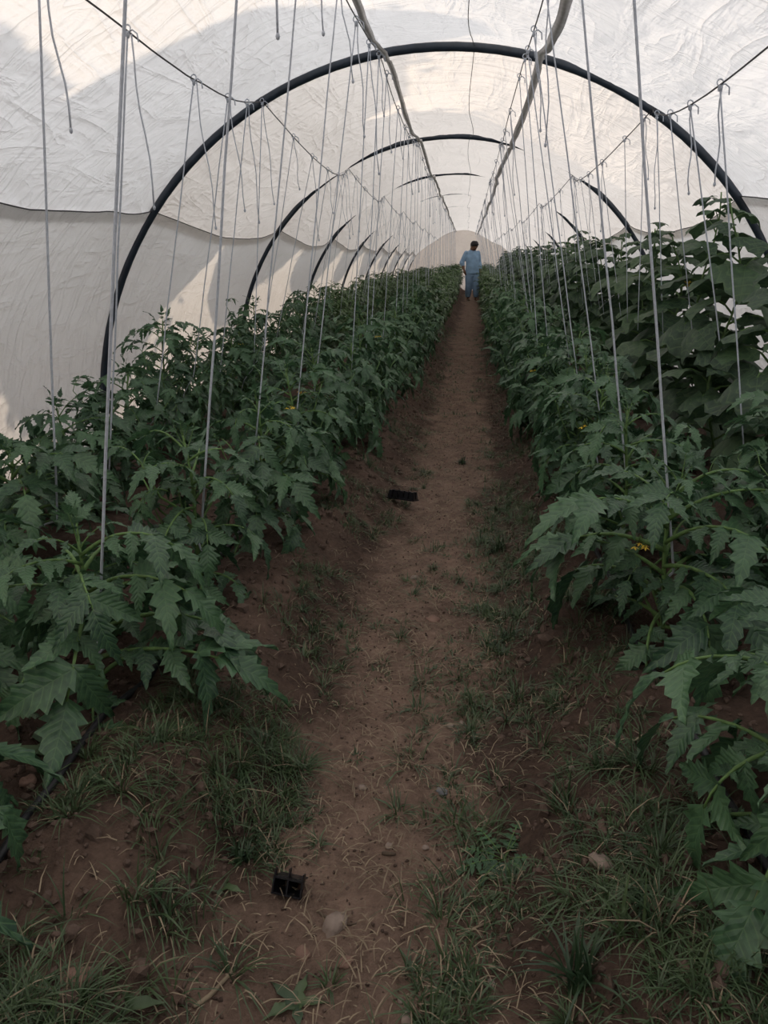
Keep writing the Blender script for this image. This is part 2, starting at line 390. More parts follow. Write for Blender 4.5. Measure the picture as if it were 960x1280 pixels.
# ---------------------------------------------------------------- hoops
def hoop(y, label):
    mb = MB(); pts = []
    for i in range(61):
        a = PI*i/60; r = RT-.018
        pts.append((X0+r*math.cos(a), y, Z0-.10+(r+.10)*math.sin(a) if False else Z0+r*math.sin(a)-(.12 if i in (0, 60) else 0)))
    mb.tube(pts, .026, 12)
    o = mb.build('hoop_pipe', [M['pipe']])
    tag(o, label, 'hoop', 'hoops carrying the tunnel sheet')
    # couplings and ties
    for th in (TH_RW, TH_LW):
        a = math.radians(th); r = RT-.018; t = MB(); c = Vector((X0+r*math.cos(a), y, Z0+r*math.sin(a)))
        tan = Vector((-math.sin(a), 0, math.cos(a))); nr = Vector((math.cos(a), 0, math.sin(a)))
        for q in (-.006, .006):
            t.tube([c+tan*q+(nr*math.cos(b)+Vector((0, 1, 0))*math.sin(b))*.0285 for b in np.linspace(0, 2*PI, 13)], .0028, 4, cap=False)
        t.build('wire_tie', [M['wire']], o)
    return o
vis = 0
for k, y in enumerate(ARCH_Y[:-1]):
    if k == 0: lab = 'dark hoop pipe at the near end sheet behind the viewpoint'
    elif k == 1: lab = 'dark hoop pipe overhead, closer than the large complete one'
    else:
        vis += 1
        lab = ['large complete dark hoop pipe crossing the whole tunnel, nearest in view', 'second dark hoop pipe down the tunnel, its top arc showing complete', 'third dark hoop pipe down the tunnel', 'fourth dark hoop pipe down the tunnel'][vis-1] if vis < 5 else '%s dark hoop pipe down the tunnel, only slivers showing' % ORD[vis-1]
    hoop(y, lab)
hoop(Y_END-.03, 'last dark hoop pipe against the beige end sheet')

# ---------------------------------------------------------------- straps and wires along the roof
def strap(th, label, seed, width=.036):
    vs_, fs = [], []; ys = np.arange(Y_START+.02, Y_END-.05, .07)
    for i, y in enumerate(ys):
        t = th+1.1*noise.noise(Vector((y*.55, seed, 0)))+.35*noise.noise(Vector((y*2.3, seed, 4)))
        tw = .5*noise.noise(Vector((y*1.1, seed, 9)))
        hw = width*(1+.25*noise.noise(Vector((y*2.1, seed, 6))))/2
        a = math.radians(t); tan = Vector((-math.sin(a), 0, math.cos(a))); nr = Vector((math.cos(a), 0, math.sin(a)))
        ac = PI*bay(y); ex = -.018 if bay(y) > .05 else -.062
        ex = -.018-.044*max(0, 1-bay(y)/.12)
        p = sheet_p(t, y, ex)
        w = tan*math.cos(tw)+nr*math.sin(tw); nn = nr*math.cos(tw)-tan*math.sin(tw)
        for q, e in ((-1, -.0), (0, -.006), (1, 0.), (0, .004)): vs_.append(p+w*hw*q+nn*e)
    for i in range(len(ys)-1):
        for k in range(4): fs.append((i*4+k, i*4+(k+1) % 4, (i+1)*4+(k+1) % 4, (i+1)*4+k))
    me = bpy.data.meshes.new('roof_strap'); me.from_pydata(vs_, [], fs); me.materials.append(M['strap'])
    me.polygons.foreach_set('use_smooth', [True]*len(fs))
    return tag(mesh_obj('roof_strap', me), label, 'strap', 'straps along the roof')
strap(TH_LS, 'grey webbing strap under the roof above the tomato side of the path', 1.0, .034)
strap(TH_RS, 'wide grey webbing strap under the roof above the cucumber side of the path', 6.0, .046)
def wire(th, ex, label, rad=.0035, seed=0.0, y0=Y_START+.02, wob=.0, mat='wire'):
    mb = MB(); ys = np.arange(y0, Y_END-.04, .12)
    mb.tube([sheet_p(th+wob*noise.noise(Vector((y*.6, seed, 1))), y, ex-.035*max(0, 1-bay(y)/.06)*(1 if ex < -.012 else 0)) for y in ys], rad, 5)
    return tag(mb.build('support_wire', [M[mat]]), label, 'wire', 'support wires under the roof')
TH_LI, TH_RI = 97.9, 77.0
wire(TH_LW, -.012, 'thin dark wire along the roof crease above the outer tomato row')
wire(TH_RW, -.012, 'thin dark wire along the roof crease above the cucumber row')
wire(TH_LI, -.03, 'thin dark wire beside the narrower grey roof strap', .003, 1, wob=.5)
wire(TH_RI, -.03, 'thin dark wire beside the wide grey roof strap', .003, 2, wob=.5)
wire(84.5, -.008, 'thin wavy thread along the middle of the roof', .0022, 3, wob=1.6)

# ---------------------------------------------------------------- leaf prototypes
def leaflet_mb(seed, n=12, cols=(-1, -.55, 0, .55, 1), W=.24, droop=.28, cup=.16):
    """one toothed tomato leaflet, base at origin, pointing +x, length 1"""
    r = random.Random(seed); mb = MB(); vs_, uv = [], []
    ph = r.random(); tw = r.uniform(-.25, .25); bend = r.uniform(-.12, .12); dr = droop*r.uniform(.6, 1.5)
    for i in range(n+1):
        t = i/n
        w = W*math.sin(PI*min(1, t**.60))**.9*(1.18-.42*t)
        for c in cols:
            tooth = (1+.05+.20*(1-t) if i % 2 else 1-.10-.26*(1-t)) if 0 < i < n and abs(c) == 1 else 1.0
            if i in (1, 2) and abs(c) == 1: tooth *= .9
            fw = .055 if (i % 2 and abs(c) == 1) else 0
            y = c*w*tooth*(1+.12*r.uniform(-1, 1))
            x = t*.98+fw-.05*abs(c)*(1-t)+.0
            z = -dr*1.35*t*t+cup*abs(c)*w*2.2-.10*w*c*c+.022*r.uniform(-1, 1)*abs(c)+.02*math.sin(t*11+c*2+ph*6)
            y2 = y*math.cos(tw*t)-z*math.sin(tw*t)*0+bend*t*t
            z += y*math.sin(tw*t)
            vs_.append((x, y2, z)); uv.append((c*w/W, t))
    nc = len(cols)
    fs = [(i*nc+k, (i+1)*nc+k, (i+1)*nc+k+1, i*nc+k+1) for i in range(n) for k in range(nc-1)]
    mb.add(vs_, fs, 0, uv); return mb
LEAFLETS = [leaflet_mb(11+k, W=.21+.025*(k % 3)) for k in range(5)]
LEAFLETS_LOW = [leaflet_mb(31+k, n=5, cols=(-1, 0, 1), W=.25) for k in range(4)]
LEAFLET_MESH = [m.mesh('leaflet', [M['tomato_leaf']]) for m in LEAFLETS]

def leaf_spec(seed, npairs=3, droop=1.0, small=False):
    """rachis of unit length along +x (z up) and the placing of its leaflets"""
    r = random.Random(seed); pts = []; p = Vector((0, 0, 0)); n = 9
    a = 0.25; yaw = r.uniform(-.1, .1); cv = r.uniform(-.25, .25)
    for i in range(n+1):
        pts.append(p.copy()); t = i/n
        ang = a-droop*1.25*t**1.2; yw = yaw+cv*t
        p = p+Vector((math.cos(ang)*math.cos(yw), math.cos(ang)*math.sin(yw), math.sin(ang)))/n*.86
    def frame(t):
        f = t*n; i = min(n-1, int(f)); q = pts[i].lerp(pts[i+1], f-i); return q, (pts[i+1]-pts[i]).normalized()
    out = []
    def put(t, side, size, ang, pitch):
        q, tg = frame(t); up = Vector((0, 0, 1)); sd_ = up.cross(tg).normalized(); up2 = tg.cross(sd_)
        d = (tg*math.cos(ang)+sd_*side*math.sin(ang)).normalized()
        d = (d+up2*pitch).normalized()
        y = up2.cross(d).normalized(); z = d.cross(y)
        roll = side*r.uniform(-.35, .6)+r.uniform(-.2, .2); Y = y*math.cos(roll)+z*math.sin(roll); Z = d.cross(Y)
        m = Matrix((d, Y, Z)).transposed().to_4x4(); m.translation = q+d*.0
        out.append((m @ Matrix.Scale(size, 4), r.randrange(5)))
    put(1.0, 0, r.uniform(.40, .52), 0, r.uniform(-.35, .1))
    ts = {3: (.36, .58, .80), 2: (.45, .75), 4: (.3, .48, .66, .84)}[npairs]
    for k, t in enumerate(ts):
        sz = (.24+.09*k*3/len(ts))*r.uniform(.85, 1.15)
        for s in (-1, 1): put(t+r.uniform(-.03, .03), s, sz*r.uniform(.8, 1.15), r.uniform(.75, 1.25), r.uniform(-.5, .25))
        if not small and k < len(ts)-1:
            for s in (-1, 1):
                if r.random() < .6: put(t+.11, s, .10*r.uniform(.7, 1.3), 1.2, .1)
    return pts, out
NSPEC = 7
SPECS = [leaf_spec(50+k, 3 if k % 3 else 4, [.9, 1.2, 1.5, .7, 1.1, 1.7, 1.35][k]) for k in range(NSPEC)]
SPECS_TOP = [leaf_spec(80+k, 2, [.1, .7, -.3][k], True) for k in range(3)]
def rachis_mb(pts, r0=.016, mi=0, n=5):
    mb = MB(); mb.tube([p for p in pts], [r0*(1-.65*i/(len(pts)-1)) for i in range(len(pts))], n, mi); return mb
def full_leaf(spec, lets, n=5):
    pts, ls = spec; mb = rachis_mb(pts, .014, 0, n)
    for m, v in ls: mb.merge(lets[v % len(lets)], m, 1)
    return mb
RACHIS_MESH = [rachis_mb(s[0], .018, 0, 7).mesh('leaf', [M['stem']]) for s in SPECS]
RACHIS_TOP = [rachis_mb(s[0], .022, 0, 7).mesh('leaf', [M['stem']]) for s in SPECS_TOP]
LEAF_MESH = [full_leaf(s, LEAFLETS, 5).mesh('leaf', [M['stem'], M['tomato_leaf']]) for s in SPECS]
LEAF_TOP = [full_leaf(s, LEAFLETS, 5).mesh('leaf', [M['stem'], M['tomato_leaf']]) for s in SPECS_TOP]
LEAF_LOW = [full_leaf(s, LEAFLETS_LOW, 3) for s in SPECS]

def place_matrix(p, az, el, size, roll=0.0):
    """leaf base at p, pointing outwards at azimuth az, tilted up by el"""
    d = Vector((math.cos(az)*math.cos(el), math.sin(az)*math.cos(el), math.sin(el)))
    s = Vector((-math.sin(az), math.cos(az), 0)); u = d.cross(s)
    Y = s*math.cos(roll)+u*math.sin(roll); Z = d.cross(Y)
    m = Matrix((d, Y, Z)).transposed().to_4x4(); m.translation = p
    return m @ Matrix.Scale(size, 4)

def tomato_plan(seed, h, nleaf, big=.36, lean=(0, 0), bush=0.35):
    """stem polyline and leaf places of a tomato plant of height h"""
    r = random.Random(seed); stem = []; ns = 9
    lx, ly = lean; ph = r.uniform(0, 6)
    for i in range(ns+1):
        t = i/ns
        stem.append(Vector((lx*t+.02*math.sin(ph+t*5)*t, ly*t+.02*math.cos(ph*1.7+t*4.3)*t, -.04+(h+.04)*t)))
    def at(t):
        f = t*ns; i = min(ns-1, int(f)); return stem[i].lerp(stem[i+1], f-i)
    leaves = []; az = r.uniform(0, 6.28)
    for k in range(nleaf):
        t = .13+.80*(k+.5)/nleaf; az += 2.4+r.uniform(-.35, .35)
        size = big*(.62+.55*math.sin(PI*min(1, .18+t*.72)))*r.uniform(.85, 1.15)
        el = -.15+.75*t+r.uniform(-.2, .25)
        leaves.append((at(t), az, el, size, r.randrange(NSPEC), r.uniform(-.3, .3), False))
    for k in range(6):
        t = .90+.10*k/5; az += 2.4+r.uniform(-.3, .3)
        leaves.append((at(t), az, .55+.12*k, big*(.50-.05*k)*r.uniform(.8, 1.1), r.randrange(3), 0, True))
    shoots = []
    nsh = int(round(bush*8))
    for k in range(nsh):
        t = r.uniform(.12, .6); a = r.uniform(0, 6.28); ln = h*r.uniform(.28, .50)
        b = at(t); e = b+Vector((math.cos(a)*ln*.62, math.sin(a)*ln*.62, ln*.80))
        shoots.append((b, (b+e)/2+Vector((math.cos(a), math.sin(a), -.3))*ln*.12, e))
        for q in range(3):
            a2 = a+2.4*q+r.uniform(-.4, .4)
            leaves.append((b.lerp(e, .5+.25*q), a2, .3+.2*q, big*r.uniform(.5, .75), r.randrange(NSPEC), 0, False))
    return stem, leaves, shoots
def stem_mb(stem, shoots, r0):
    mb = MB(); n = len(stem)
    mb.tube(stem, [r0*(1-.6*i/(n-1)) for i in range(n)], 8)
    for s in shoots: mb.tube([s[0], s[0].lerp(s[1], .6), s[1], s[2]], [r0*.55, r0*.5, r0*.45, r0*.25], 5)
    return mb
def flower_mb(seed):
    r = random.Random(seed); mb = MB()
    for q in range(4):
        c = Vector((r.uniform(-.025, .025), r.uniform(-.025, .025), r.uniform(-.03, .01)))
        mb.tube([Vector((0, 0, .02)), c], .0012, 4, 1)
        for k in range(5):
            a = 2*PI*k/5+q; d = Vector((math.cos(a), math.sin(a), -.5)); s = Vector((-math.sin(a), math.cos(a), 0))
            mb.add([c, c+d*.006+s*.003, c+d*.014, c+d*.006-s*.003], [(0, 1, 2, 3)], 0)
        mb.tube([c, c+Vector((0, 0, -.008))], [.002, .001], 5, 0)
    return mb
FLOWER_MESH = [flower_mb(k).mesh('flower_cluster', [M['petal'], M['stem']]) for k in range(2)]

def tomato_near(x, y, h, nleaf, seed, label, group, big=.36, lean=(0, 0), bush=.3, leaves_override=None, flowers=0):
    """plant with every leaf a part and every leaflet a sub-part"""
    z = ground_z(x, y); root = empty('tomato_plant', (x, y, z)); tag(root, label, 'plant', group)
    stem, leaves, shoots = tomato_plan(seed, h, nleaf, big, lean, bush)
    stem_mb(stem, shoots, .0085).build('stem', [M['stem']], root)
    if leaves_override: leaves = leaves + leaves_override
    for p, az, el, size, v, roll, top in leaves:
        spec, me_ = (SPECS_TOP[v], RACHIS_TOP[v]) if top else (SPECS[v], RACHIS_MESH[v])
        lf = mesh_obj('leaf', me_, root, mat=place_matrix(p, az, el, size, roll))
        for m, q in spec[1]: mesh_obj('leaflet', LEAFLET_MESH[q], lf, mat=m)
    for k in range(flowers):
        mesh_obj('flower_cluster', FLOWER_MESH[k % 2], root, loc=stem[6]+Vector((random.uniform(-.08, .08), random.uniform(-.12, .0), random.uniform(-.1, .1))))
    return root, stem
MID_PLANS = [tomato_plan(500+k, 1.0, 30, .225, (random.uniform(-.05, .05), random.uniform(-.05, .05)), 1.1) for k in range(7)]
MID_STEM = [stem_mb(p[0], p[2], .008).mesh('stem', [M['stem']]) for p in MID_PLANS]
def tomato_mid(x, y, h, rz, k, label, group, flowers=0):
    """plant with every leaf a part"""
    root = empty('tomato_plant', (x, y, ground_z(x, y)), rz); tag(root, label, 'plant', group)
    stem, leaves, shoots = MID_PLANS[k]
    sc = Matrix.Diagonal((1, 1, h, 1))
    mesh_obj('stem', MID_STEM[k], root, mat=sc)
    for p, az, el, size, v, roll, top in leaves:
        q = Vector((p.x, p.y, p.z*h))
        mesh_obj('leaf', LEAF_TOP[v] if top else LEAF_MESH[v], root, mat=place_matrix(q, az, el, size*random.uniform(.9, 1.1), roll))
    for f in range(flowers):
        a = random.uniform(0, 6.28)
        mesh_obj('flower_cluster', FLOWER_MESH[f % 2], root, loc=(.1*math.cos(a), .1*math.sin(a), h*random.uniform(.55, .85)))
    return root, stem
FAR_MESH = []
for k in range(7):
    stem, leaves, shoots = tomato_plan(700+k, 1.0, 44, .215, (0, 0), 1.5)
    mb = MB()
    for p, az, el, size, v, roll, top in leaves: mb.merge(LEAF_LOW[v], place_matrix(p, az, el, size, roll))
    FAR_MESH.append((stem_mb(stem, shoots, .008).mesh('stem', [M['stem']]), mb.mesh('foliage', [M['stem'], M['tomato_leaf_far']])))
def tomato_far(x, y, h, rz, k, label, group):
    root = empty('tomato_plant', (x, y, ground_z(x, y, False)), rz); tag(root, label, 'plant', group)
    sc = Matrix.Diagonal((1, 1, h, 1))
    mesh_obj('stem', FAR_MESH[k][0], root, mat=sc); mesh_obj('foliage', FAR_MESH[k][1], root, mat=sc)
    return root

# cucumber leaf: broad five-cornered blade on a petiole
def cuc_leaf_mb(seed, seg=26, rings=4):
    r = random.Random(seed); mb = MB(); L0 = .55
    pet = [Vector((0, 0, 0)), Vector((.22, 0, .10)), Vector((.42, 0, .12)), Vector((L0, 0, .06))]
    mb.tube(pet, [.022, .018, .016, .014], 6, 0)
    c = pet[-1]; tilt = r.uniform(.35, .8); vs_, uv = [c], [(0, 0)]
    ph = r.random()*6; wav = [r.uniform(-1, 1) for _ in range(seg+1)]
    for k in range(1, rings+1):
        q = k/rings
        for i in range(seg+1):
            a = -PI*.90+2*PI*.90*i/seg
            lob = 1+.13*math.cos(a*5)+.05*(1 if i % 2 else -1)
            rad = .46*lob*(1.0+.22*math.cos(a))*q
            x = math.cos(a)*rad; y = math.sin(a)*rad
            z = -.42*rad*rad*1.6+.05*math.sin(3*a+ph)*q+.03*wav[i]*q*q+.05*abs(math.sin(a*2.5))*q-.02
            X = x*math.cos(tilt)+z*math.sin(tilt); Z = -x*math.sin(tilt)+z*math.cos(tilt)
            vs_.append(c+Vector((X, y, Z))); uv.append((math.sin(a*2.5)*q*.9, q))
    fs = []; st = seg+1
    for i in range(seg): fs.append((0, 1+i, 2+i))
    for k in range(rings-1):
        for i in range(seg): a = 1+k*st+i; fs.append((a, a+st, a+st+1, a+1))
    mb.add(vs_, fs, 1, uv); return mb
CUC_MBS = [cuc_leaf_mb(k) for k in range(5)]
CUC_MESH = [m.mesh('leaf', [M['stem'], M['cucumber_leaf']]) for m in CUC_MBS]
def cuc_flower():
    mb = MB()
    for k in range(5):
        a = 2*PI*k/5; d = Vector((math.cos(a), math.sin(a), .6)); s = Vector((-math.sin(a), math.cos(a), 0))
        mb.add([(0, 0, 0), d*.016+s*.010, d*.028, d*.016-s*.010], [(0, 1, 2, 3)], 0)
    mb.tube([(0, 0, 0), (0, 0, -.02)], [.004, .003], 6, 1); return mb.mesh('flower', [M['petal'], M['stem']])
CUC_FLOWER = cuc_flower()
def cuc_plan(seed, h):
    r = random.Random(seed); ph = r.uniform(0, 6); n = 12; stem = []
    for i in range(n+1):
        t = i/n; stem.append(Vector((.035*math.sin(ph+t*9), .045*math.cos(ph+t*8), -.03+(h+.03)*t)))
    leaves = []; az = r.uniform(0, 6.28); nl = int(h/.052)
    for k in range(nl):
        t = .08+.92*k/nl; f = t*n; i = min(n-1, int(f)); p = stem[i].lerp(stem[i+1], f-i)
        az += 2.5+r.uniform(-.5, .5)
        size = (.28 if t < .72 else .28-.17*(t-.72)/.28)*r.uniform(.82, 1.18)
        leaves.append((p, az, r.uniform(-.1, .5)+(.35 if t > .8 else 0), size, r.randrange(5), r.uniform(-.25, .25)))
    return stem, leaves
CUC_PLANS = [cuc_plan(k+20, 1.25+.05*(k % 3)) for k in range(5)]
def cuc_stem(stem):
    mb = MB(); mb.tube(stem, [.008*(1-.5*i/(len(stem)-1)) for i in range(len(stem))], 6); return mb
CUC_STEM = [cuc_stem(p[0]).mesh('stem', [M['stem']]) for p in CUC_PLANS]
CUC_FOL = []
for p in CUC_PLANS:
    mb = MB()
    for q, az, el, size, v, roll in p[1]: mb.merge(CUC_MBS[v], place_matrix(q, az, el, size, roll))
    CUC_FOL.append(mb.mesh('foliage', [M['stem'], M['cucumber_leaf']]))
def cucumber(x, y, hs, rz, k, label, group, parts, flowers=0):
    root = empty('cucumber_plant', (x, y, ground_z(x, y, False)), rz); tag(root, label, 'plant', group)
    sc = Matrix.Diagonal((1, 1, hs, 1)); stem, leaves = CUC_PLANS[k]
    mesh_obj('stem', CUC_STEM[k], root, mat=sc)
    if parts:
        for q, az, el, size, v, roll in leaves:
            mesh_obj('leaf', CUC_MESH[v], root, mat=place_matrix(Vector((q.x, q.y, q.z*hs)), az, el, size, roll))
        for f in range(flowers):
            a = random.uniform(0, 6.28); mesh_obj('flower', CUC_FLOWER, root, loc=(.09*math.cos(a), .09*math.sin(a), random.uniform(.35, .9)))
    else: mesh_obj('foliage', CUC_FOL[k], root, mat=sc)
    return root

# ---------------------------------------------------------------- strings
def string_obj(top, bot, label, group, rad=.0032, tail=.0, loop=True, seed=0, foot=None):
    r = random.Random(seed); top = Vector(top); bot = Vector(bot); n = 9; mb = MB()
    root = empty('hanging_string', top); tag(root, label, 'string', group)
    pts = []
    for i in range(n+1):
        t = i/n; p = (bot-top)*t
        p += Vector((r.uniform(-1, 1), r.uniform(-1, 1), 0))*.0025*math.sin(PI*t)
        pts.append(p)
    if foot is not None:
        f = Vector(foot)-top
        for q in range(1, 9):
            t = q/8; p = pts[n].lerp(f, t); a = t*9; pts.append(p+Vector((math.cos(a), math.sin(a), 0))*.011)
    # two twisted strands read as one cord
    mb.tube(pts, rad, 6); mb.build('strand', [M['twine']], root)
    k = MB(); k.ball((0, 0, -.006), (.008, .008, .012), 7, 5, 0, .5, seed)
    k.tube([Vector((math.sin(a)*.012, math.cos(a)*.006, .012+math.cos(a)*.014)) for a in np.linspace(0, 2*PI, 10)], .0028, 4)
    if loop:
        k.tube([Vector((.0, 0, 0)), Vector((.018, .0, .008)), Vector((.034, 0, -.004)), Vector((.036, 0, -.03))], .0028, 4)
    k.build('knot', [M['twine']], root)
    if tail > 0:
        t = MB(); dx = r.uniform(.015, .05); t_pts = [Vector((.006+dx*q/7+.006*math.sin(q*1.3+seed), .004, -tail*q/7)) for q in range(8)]
        t.tube(t_pts, rad*.9, 5); t.ball(t_pts[-1], (.006, .006, .009), 6, 4); t.build('loose_end', [M['twine']], root)
    return root

# ---------------------------------------------------------------- planting rows
def wire_at(th, y, ex): return sheet_p(th, y, ex)
SIDE = {'LI': 'in the inner row across the path from the cucumbers', 'LO': 'in the outer row beside the wall opposite the cucumbers', 'RI': 'in the inner row in front of the cucumbers', 'RO': 'in the outer row'}
def hvar(i, a, b): return a+(b-a)*random.random()
# inner row, tomato side: (x, y, height)
LI = [(-1.02, .98, .26), (-.90, 1.64, .42), (-.83, 2.22, .55), (-.80, 2.78, .56), (-.76, 3.34, .58)]
y = 3.9; i = 0
while y < 32.3:
    LI.append((-.74+.18*min(1, max(0, (y-4)/4))+.08*min(1, max(0, (y-12)/12))+random.uniform(-.05, .05), y+random.uniform(-.06, .06), min(.84, .60+.03*(y-3.9))+random.uniform(-.10, .10))); y += .54
RI = [(.64, 1.24, .44), (.57, 2.06, .48), (.56, 2.66, .54), (.55, 3.24, .58), (.54, 3.80, .60)]
y = 4.36
while y < 32.3:
    RI.append((.54-.05*min(1, (y-4.3)/4)+.12*min(1, max(0, (y-12)/12))+random.uniform(-.05, .05), y+random.uniform(-.06, .06), min(.84, .60+.03*(y-4.3))+random.uniform(-.10, .10))); y += .54
LO = [(-1.50, 1.9, .34), (-1.60, 2.45, .40), (-1.66, 3.0, .44), (-1.66, 3.55, .52), (-1.66, 4.15, .74), (-1.68, 4.65, .60)]
y = 5.2
while y < 32.3:
    LO.append((-1.66+random.uniform(-.06, .06), y+random.uniform(-.06, .06), .60+.02*min(6, y-5)+random.uniform(-.09, .14))); y += .55
RO_T = [(1.10, 1.75, .45), (1.14, 2.3, .5), (1.16, 2.85, .55)]
RO_C = []
y = 3.5
while y < 32.3:
    RO_C.append((1.34+random.uniform(-.06, .06), y+random.uniform(-.08, .08))); y += .58

row_name = {'LI': 'path-side row opposite the cucumbers', 'LO': 'wall-side row opposite the cucumbers', 'RI': 'path-side row in front of the cucumbers', 'RO': 'wall-side row ahead of the cucumbers'}
def plant_row(code, row, th, near_n, mid_to, foot_z=.30):
    left = code[0] == 'L'
    for i, (x, y, h) in enumerate(row):
        rn = row_name[code]; grp = 'tomato plants of the '+rn
        if i < 27: lab = '%s tomato plant from the front in the %s' % (ORD[i], rn)
        elif y < 15.7: lab = 'tomato plant midway down the %s' % rn
        else: lab = 'small distant tomato plant far down the %s' % rn
        if i < near_n:
            ln = (random.uniform(-.04, .04), random.uniform(-.04, .04))
            tomato_near(x, y, h, 12+int(h*14), 100+i*7+ord(code[0])+ord(code[1]), lab, grp, big=(.30 if i < 2 else .245)+.02*(i % 2), lean=ln, bush=.3+.4*(i > 1), flowers=1 if i in (1, 3, 4) else 0)
        elif y < mid_to: tomato_mid(x, y, h, random.uniform(0, 6.28), random.randrange(7), lab, grp, flowers=1 if random.random() < .3 else 0)
        else: tomato_far(x, y, h, random.uniform(0, 6.28), random.randrange(7), lab, grp)
        # its string
        if (code == 'LI' and i == 0) or (code == 'RI' and i == 0) or code == 'RO': continue
        g = ground_z(x, y, False); yt = y+random.uniform(-.06, .06)
        if code[1] == 'I': top = wire_at(th, yt, -.045)
        else: top = wire_at(th, yt, -.022)
        bot = Vector((x+.012+(.16 if code == 'LO' else 0), y-.012, g+h*(.45 if i < 3 else .66))); ft = Vector((x, y, g+.10))
        rs = {'LI': 'the narrower strap wire', 'LO': 'the crease wire opposite the cucumbers', 'RI': 'the wide strap wire'}[code]
        if i < 27: sl = 'white string from %s to its %s tomato plant' % (rs, ORD[i])
        elif y < 15.7: sl = 'thin white string midway down the tunnel on %s' % rs
        else: sl = 'faint distant string far down the tunnel on %s' % rs
        tail = random.uniform(.28, .62) if (code == 'LO' or random.random() < .55) else 0
        string_obj(top, bot, sl, 'strings on '+rs, rad=.0036 if i < 3 else (.0029 if y < 7 else .0023), tail=tail if y < 18 else 0, loop=y < 12, seed=i*13+ord(code[0]), foot=ft if y < 8 else None)
plant_row('LI', LI, TH_LI, 5, 9.5)
plant_row('RI', RI, TH_RI, 5, 9.5)
plant_row('LO', LO, TH_LW, 2, 9.0)
plant_row('RO', RO_T, TH_RW, 1, 9.0)
for i, (x, y) in enumerate(RO_C):
    hs = .97+random.uniform(-.10, .06)
    if i == 0: hs = .80
    if i == 1: hs = 1.0
    lab = '%s broad-leaved cucumber plant from the front against the side sheet' % ORD[i] if i < 24 else 'distant cucumber plant far along the side sheet'
    cucumber(x, y, hs, random.uniform(0, 6.28), random.randrange(5), lab, 'cucumber plants along the side sheet', y < 10, 2 if i in (2, 3, 5) else 0)
for i, y in enumerate(np.arange(2.75, 32, .50)):
    top = wire_at(TH_RW, y+random.uniform(-.08, .08), -.022); x = 1.12+random.uniform(-.03, .08)
    if i < 27: sl = '%s white string from the front on the crease wire above the cucumbers' % ORD[i]
    else: sl = 'faint distant string on the crease wire above the cucumbers'
    b = Vector((x, y, .75)) if y > 3.3 else Vector((1.15, y, .45))
    string_obj(top, b, sl, 'strings above the cucumbers', rad=.0033 if i < 3 else (.0027 if y < 7 else .0022), tail=random.uniform(.2, .6) if i % 3 and y < 16 else 0, loop=y < 12, seed=900+i, foot=None)

# ---------------------------------------------------------------- drip hoses
def hose(xf, label):
    mb = MB(); pts = []
    for y in np.arange(.3, 31, .12):
        x = xf(y); pts.append((x, y, ground_z(x, y)+.010))
    mb.tube(pts, .0085, 7); return tag(mb.build('drip_hose', [M['hose']]), label, 'hose', 'drip hoses')
hose(lambda y: -.85+.03*math.sin(y*1.7)+.02*math.sin(y*4.1), 'black drip hose lying on the bed across the path from the cucumbers')
hose(lambda y: .515+.03*math.sin(y*1.5+.5)+.02*(y < 1.8)*(1.8-y), 'black drip hose lying on the bed on the cucumber side')

# ---------------------------------------------------------------- seedling tray pieces
def tray_piece(name, loc, rot, nx_, ny_, cell, depth, label):
    root = empty(name, loc); root.rotation_euler = rot; tag(root, label, 'tray')
    w, d = nx_*cell, ny_*cell; wall = MB(); t = .0016
    # each cell: a tapered cup, open at the top, with a small drain hole rim
    for i in range(nx_):
        for j in range(ny_):
            cx, cy = (i+.5)*cell-w/2, (j+.5)*cell-d/2; a, b = cell*.46, cell*.24; vs_ = []
            for (hw, z) in ((a, 0), (b, -depth), (b-t, -depth+t), (a-t, 0)):
                vs_ += [(cx-hw, cy-hw, z), (cx+hw, cy-hw, z), (cx+hw, cy+hw, z), (cx-hw, cy+hw, z)]
            fs = [(k*4+q, k*4+(q+1) % 4, (k+1)*4+(q+1) % 4, (k+1)*4+q) for k in range(3) for q in range(4)]+[(4, 5, 6, 7), (11, 10, 9, 8)]
            c = MB(); c.add(vs_, fs); c.build('cell', [M['plastic']], root, smooth=False)
    rim = MB()
    for i in range(nx_+1): rim.box((i*cell-w/2, 0, -.002), (.0035, d+.004, .007))
    for j in range(ny_+1): rim.box((0, j*cell-d/2, -.0015), (w+.004, .0035, .0065))
    rim.build('rim', [M['plastic']], root, smooth=False)
    return root
gz = ground_z(-.335, 1.19)
tp = tray_piece('seedling_tray_piece', (-.335, 1.19, gz+.026), (math.radians(58), 0, math.radians(-10)), 2, 1, .030, .042, 'broken black seedling tray piece standing on the path edge beside a pale stone')
fin = MB()
for fx_, fh in ((-.030, .016), (0, .020), (.030, .014)): fin.box((fx_, .015+fh/2, -.004), (.0022, fh, .012))
fin.box((-.0, .017, -.02), (.058, .002, .030)); fin.build('broken_wall', [M['plastic']], tp, smooth=False)
gz = ground_z(-.31, 3.72)
tray_piece('seedling_tray_piece', (-.31, 3.72, gz+.050), (math.radians(168), 0, math.radians(-22)), 5, 2, .030, .042, 'longer black seedling tray piece lying upside down further up the path')

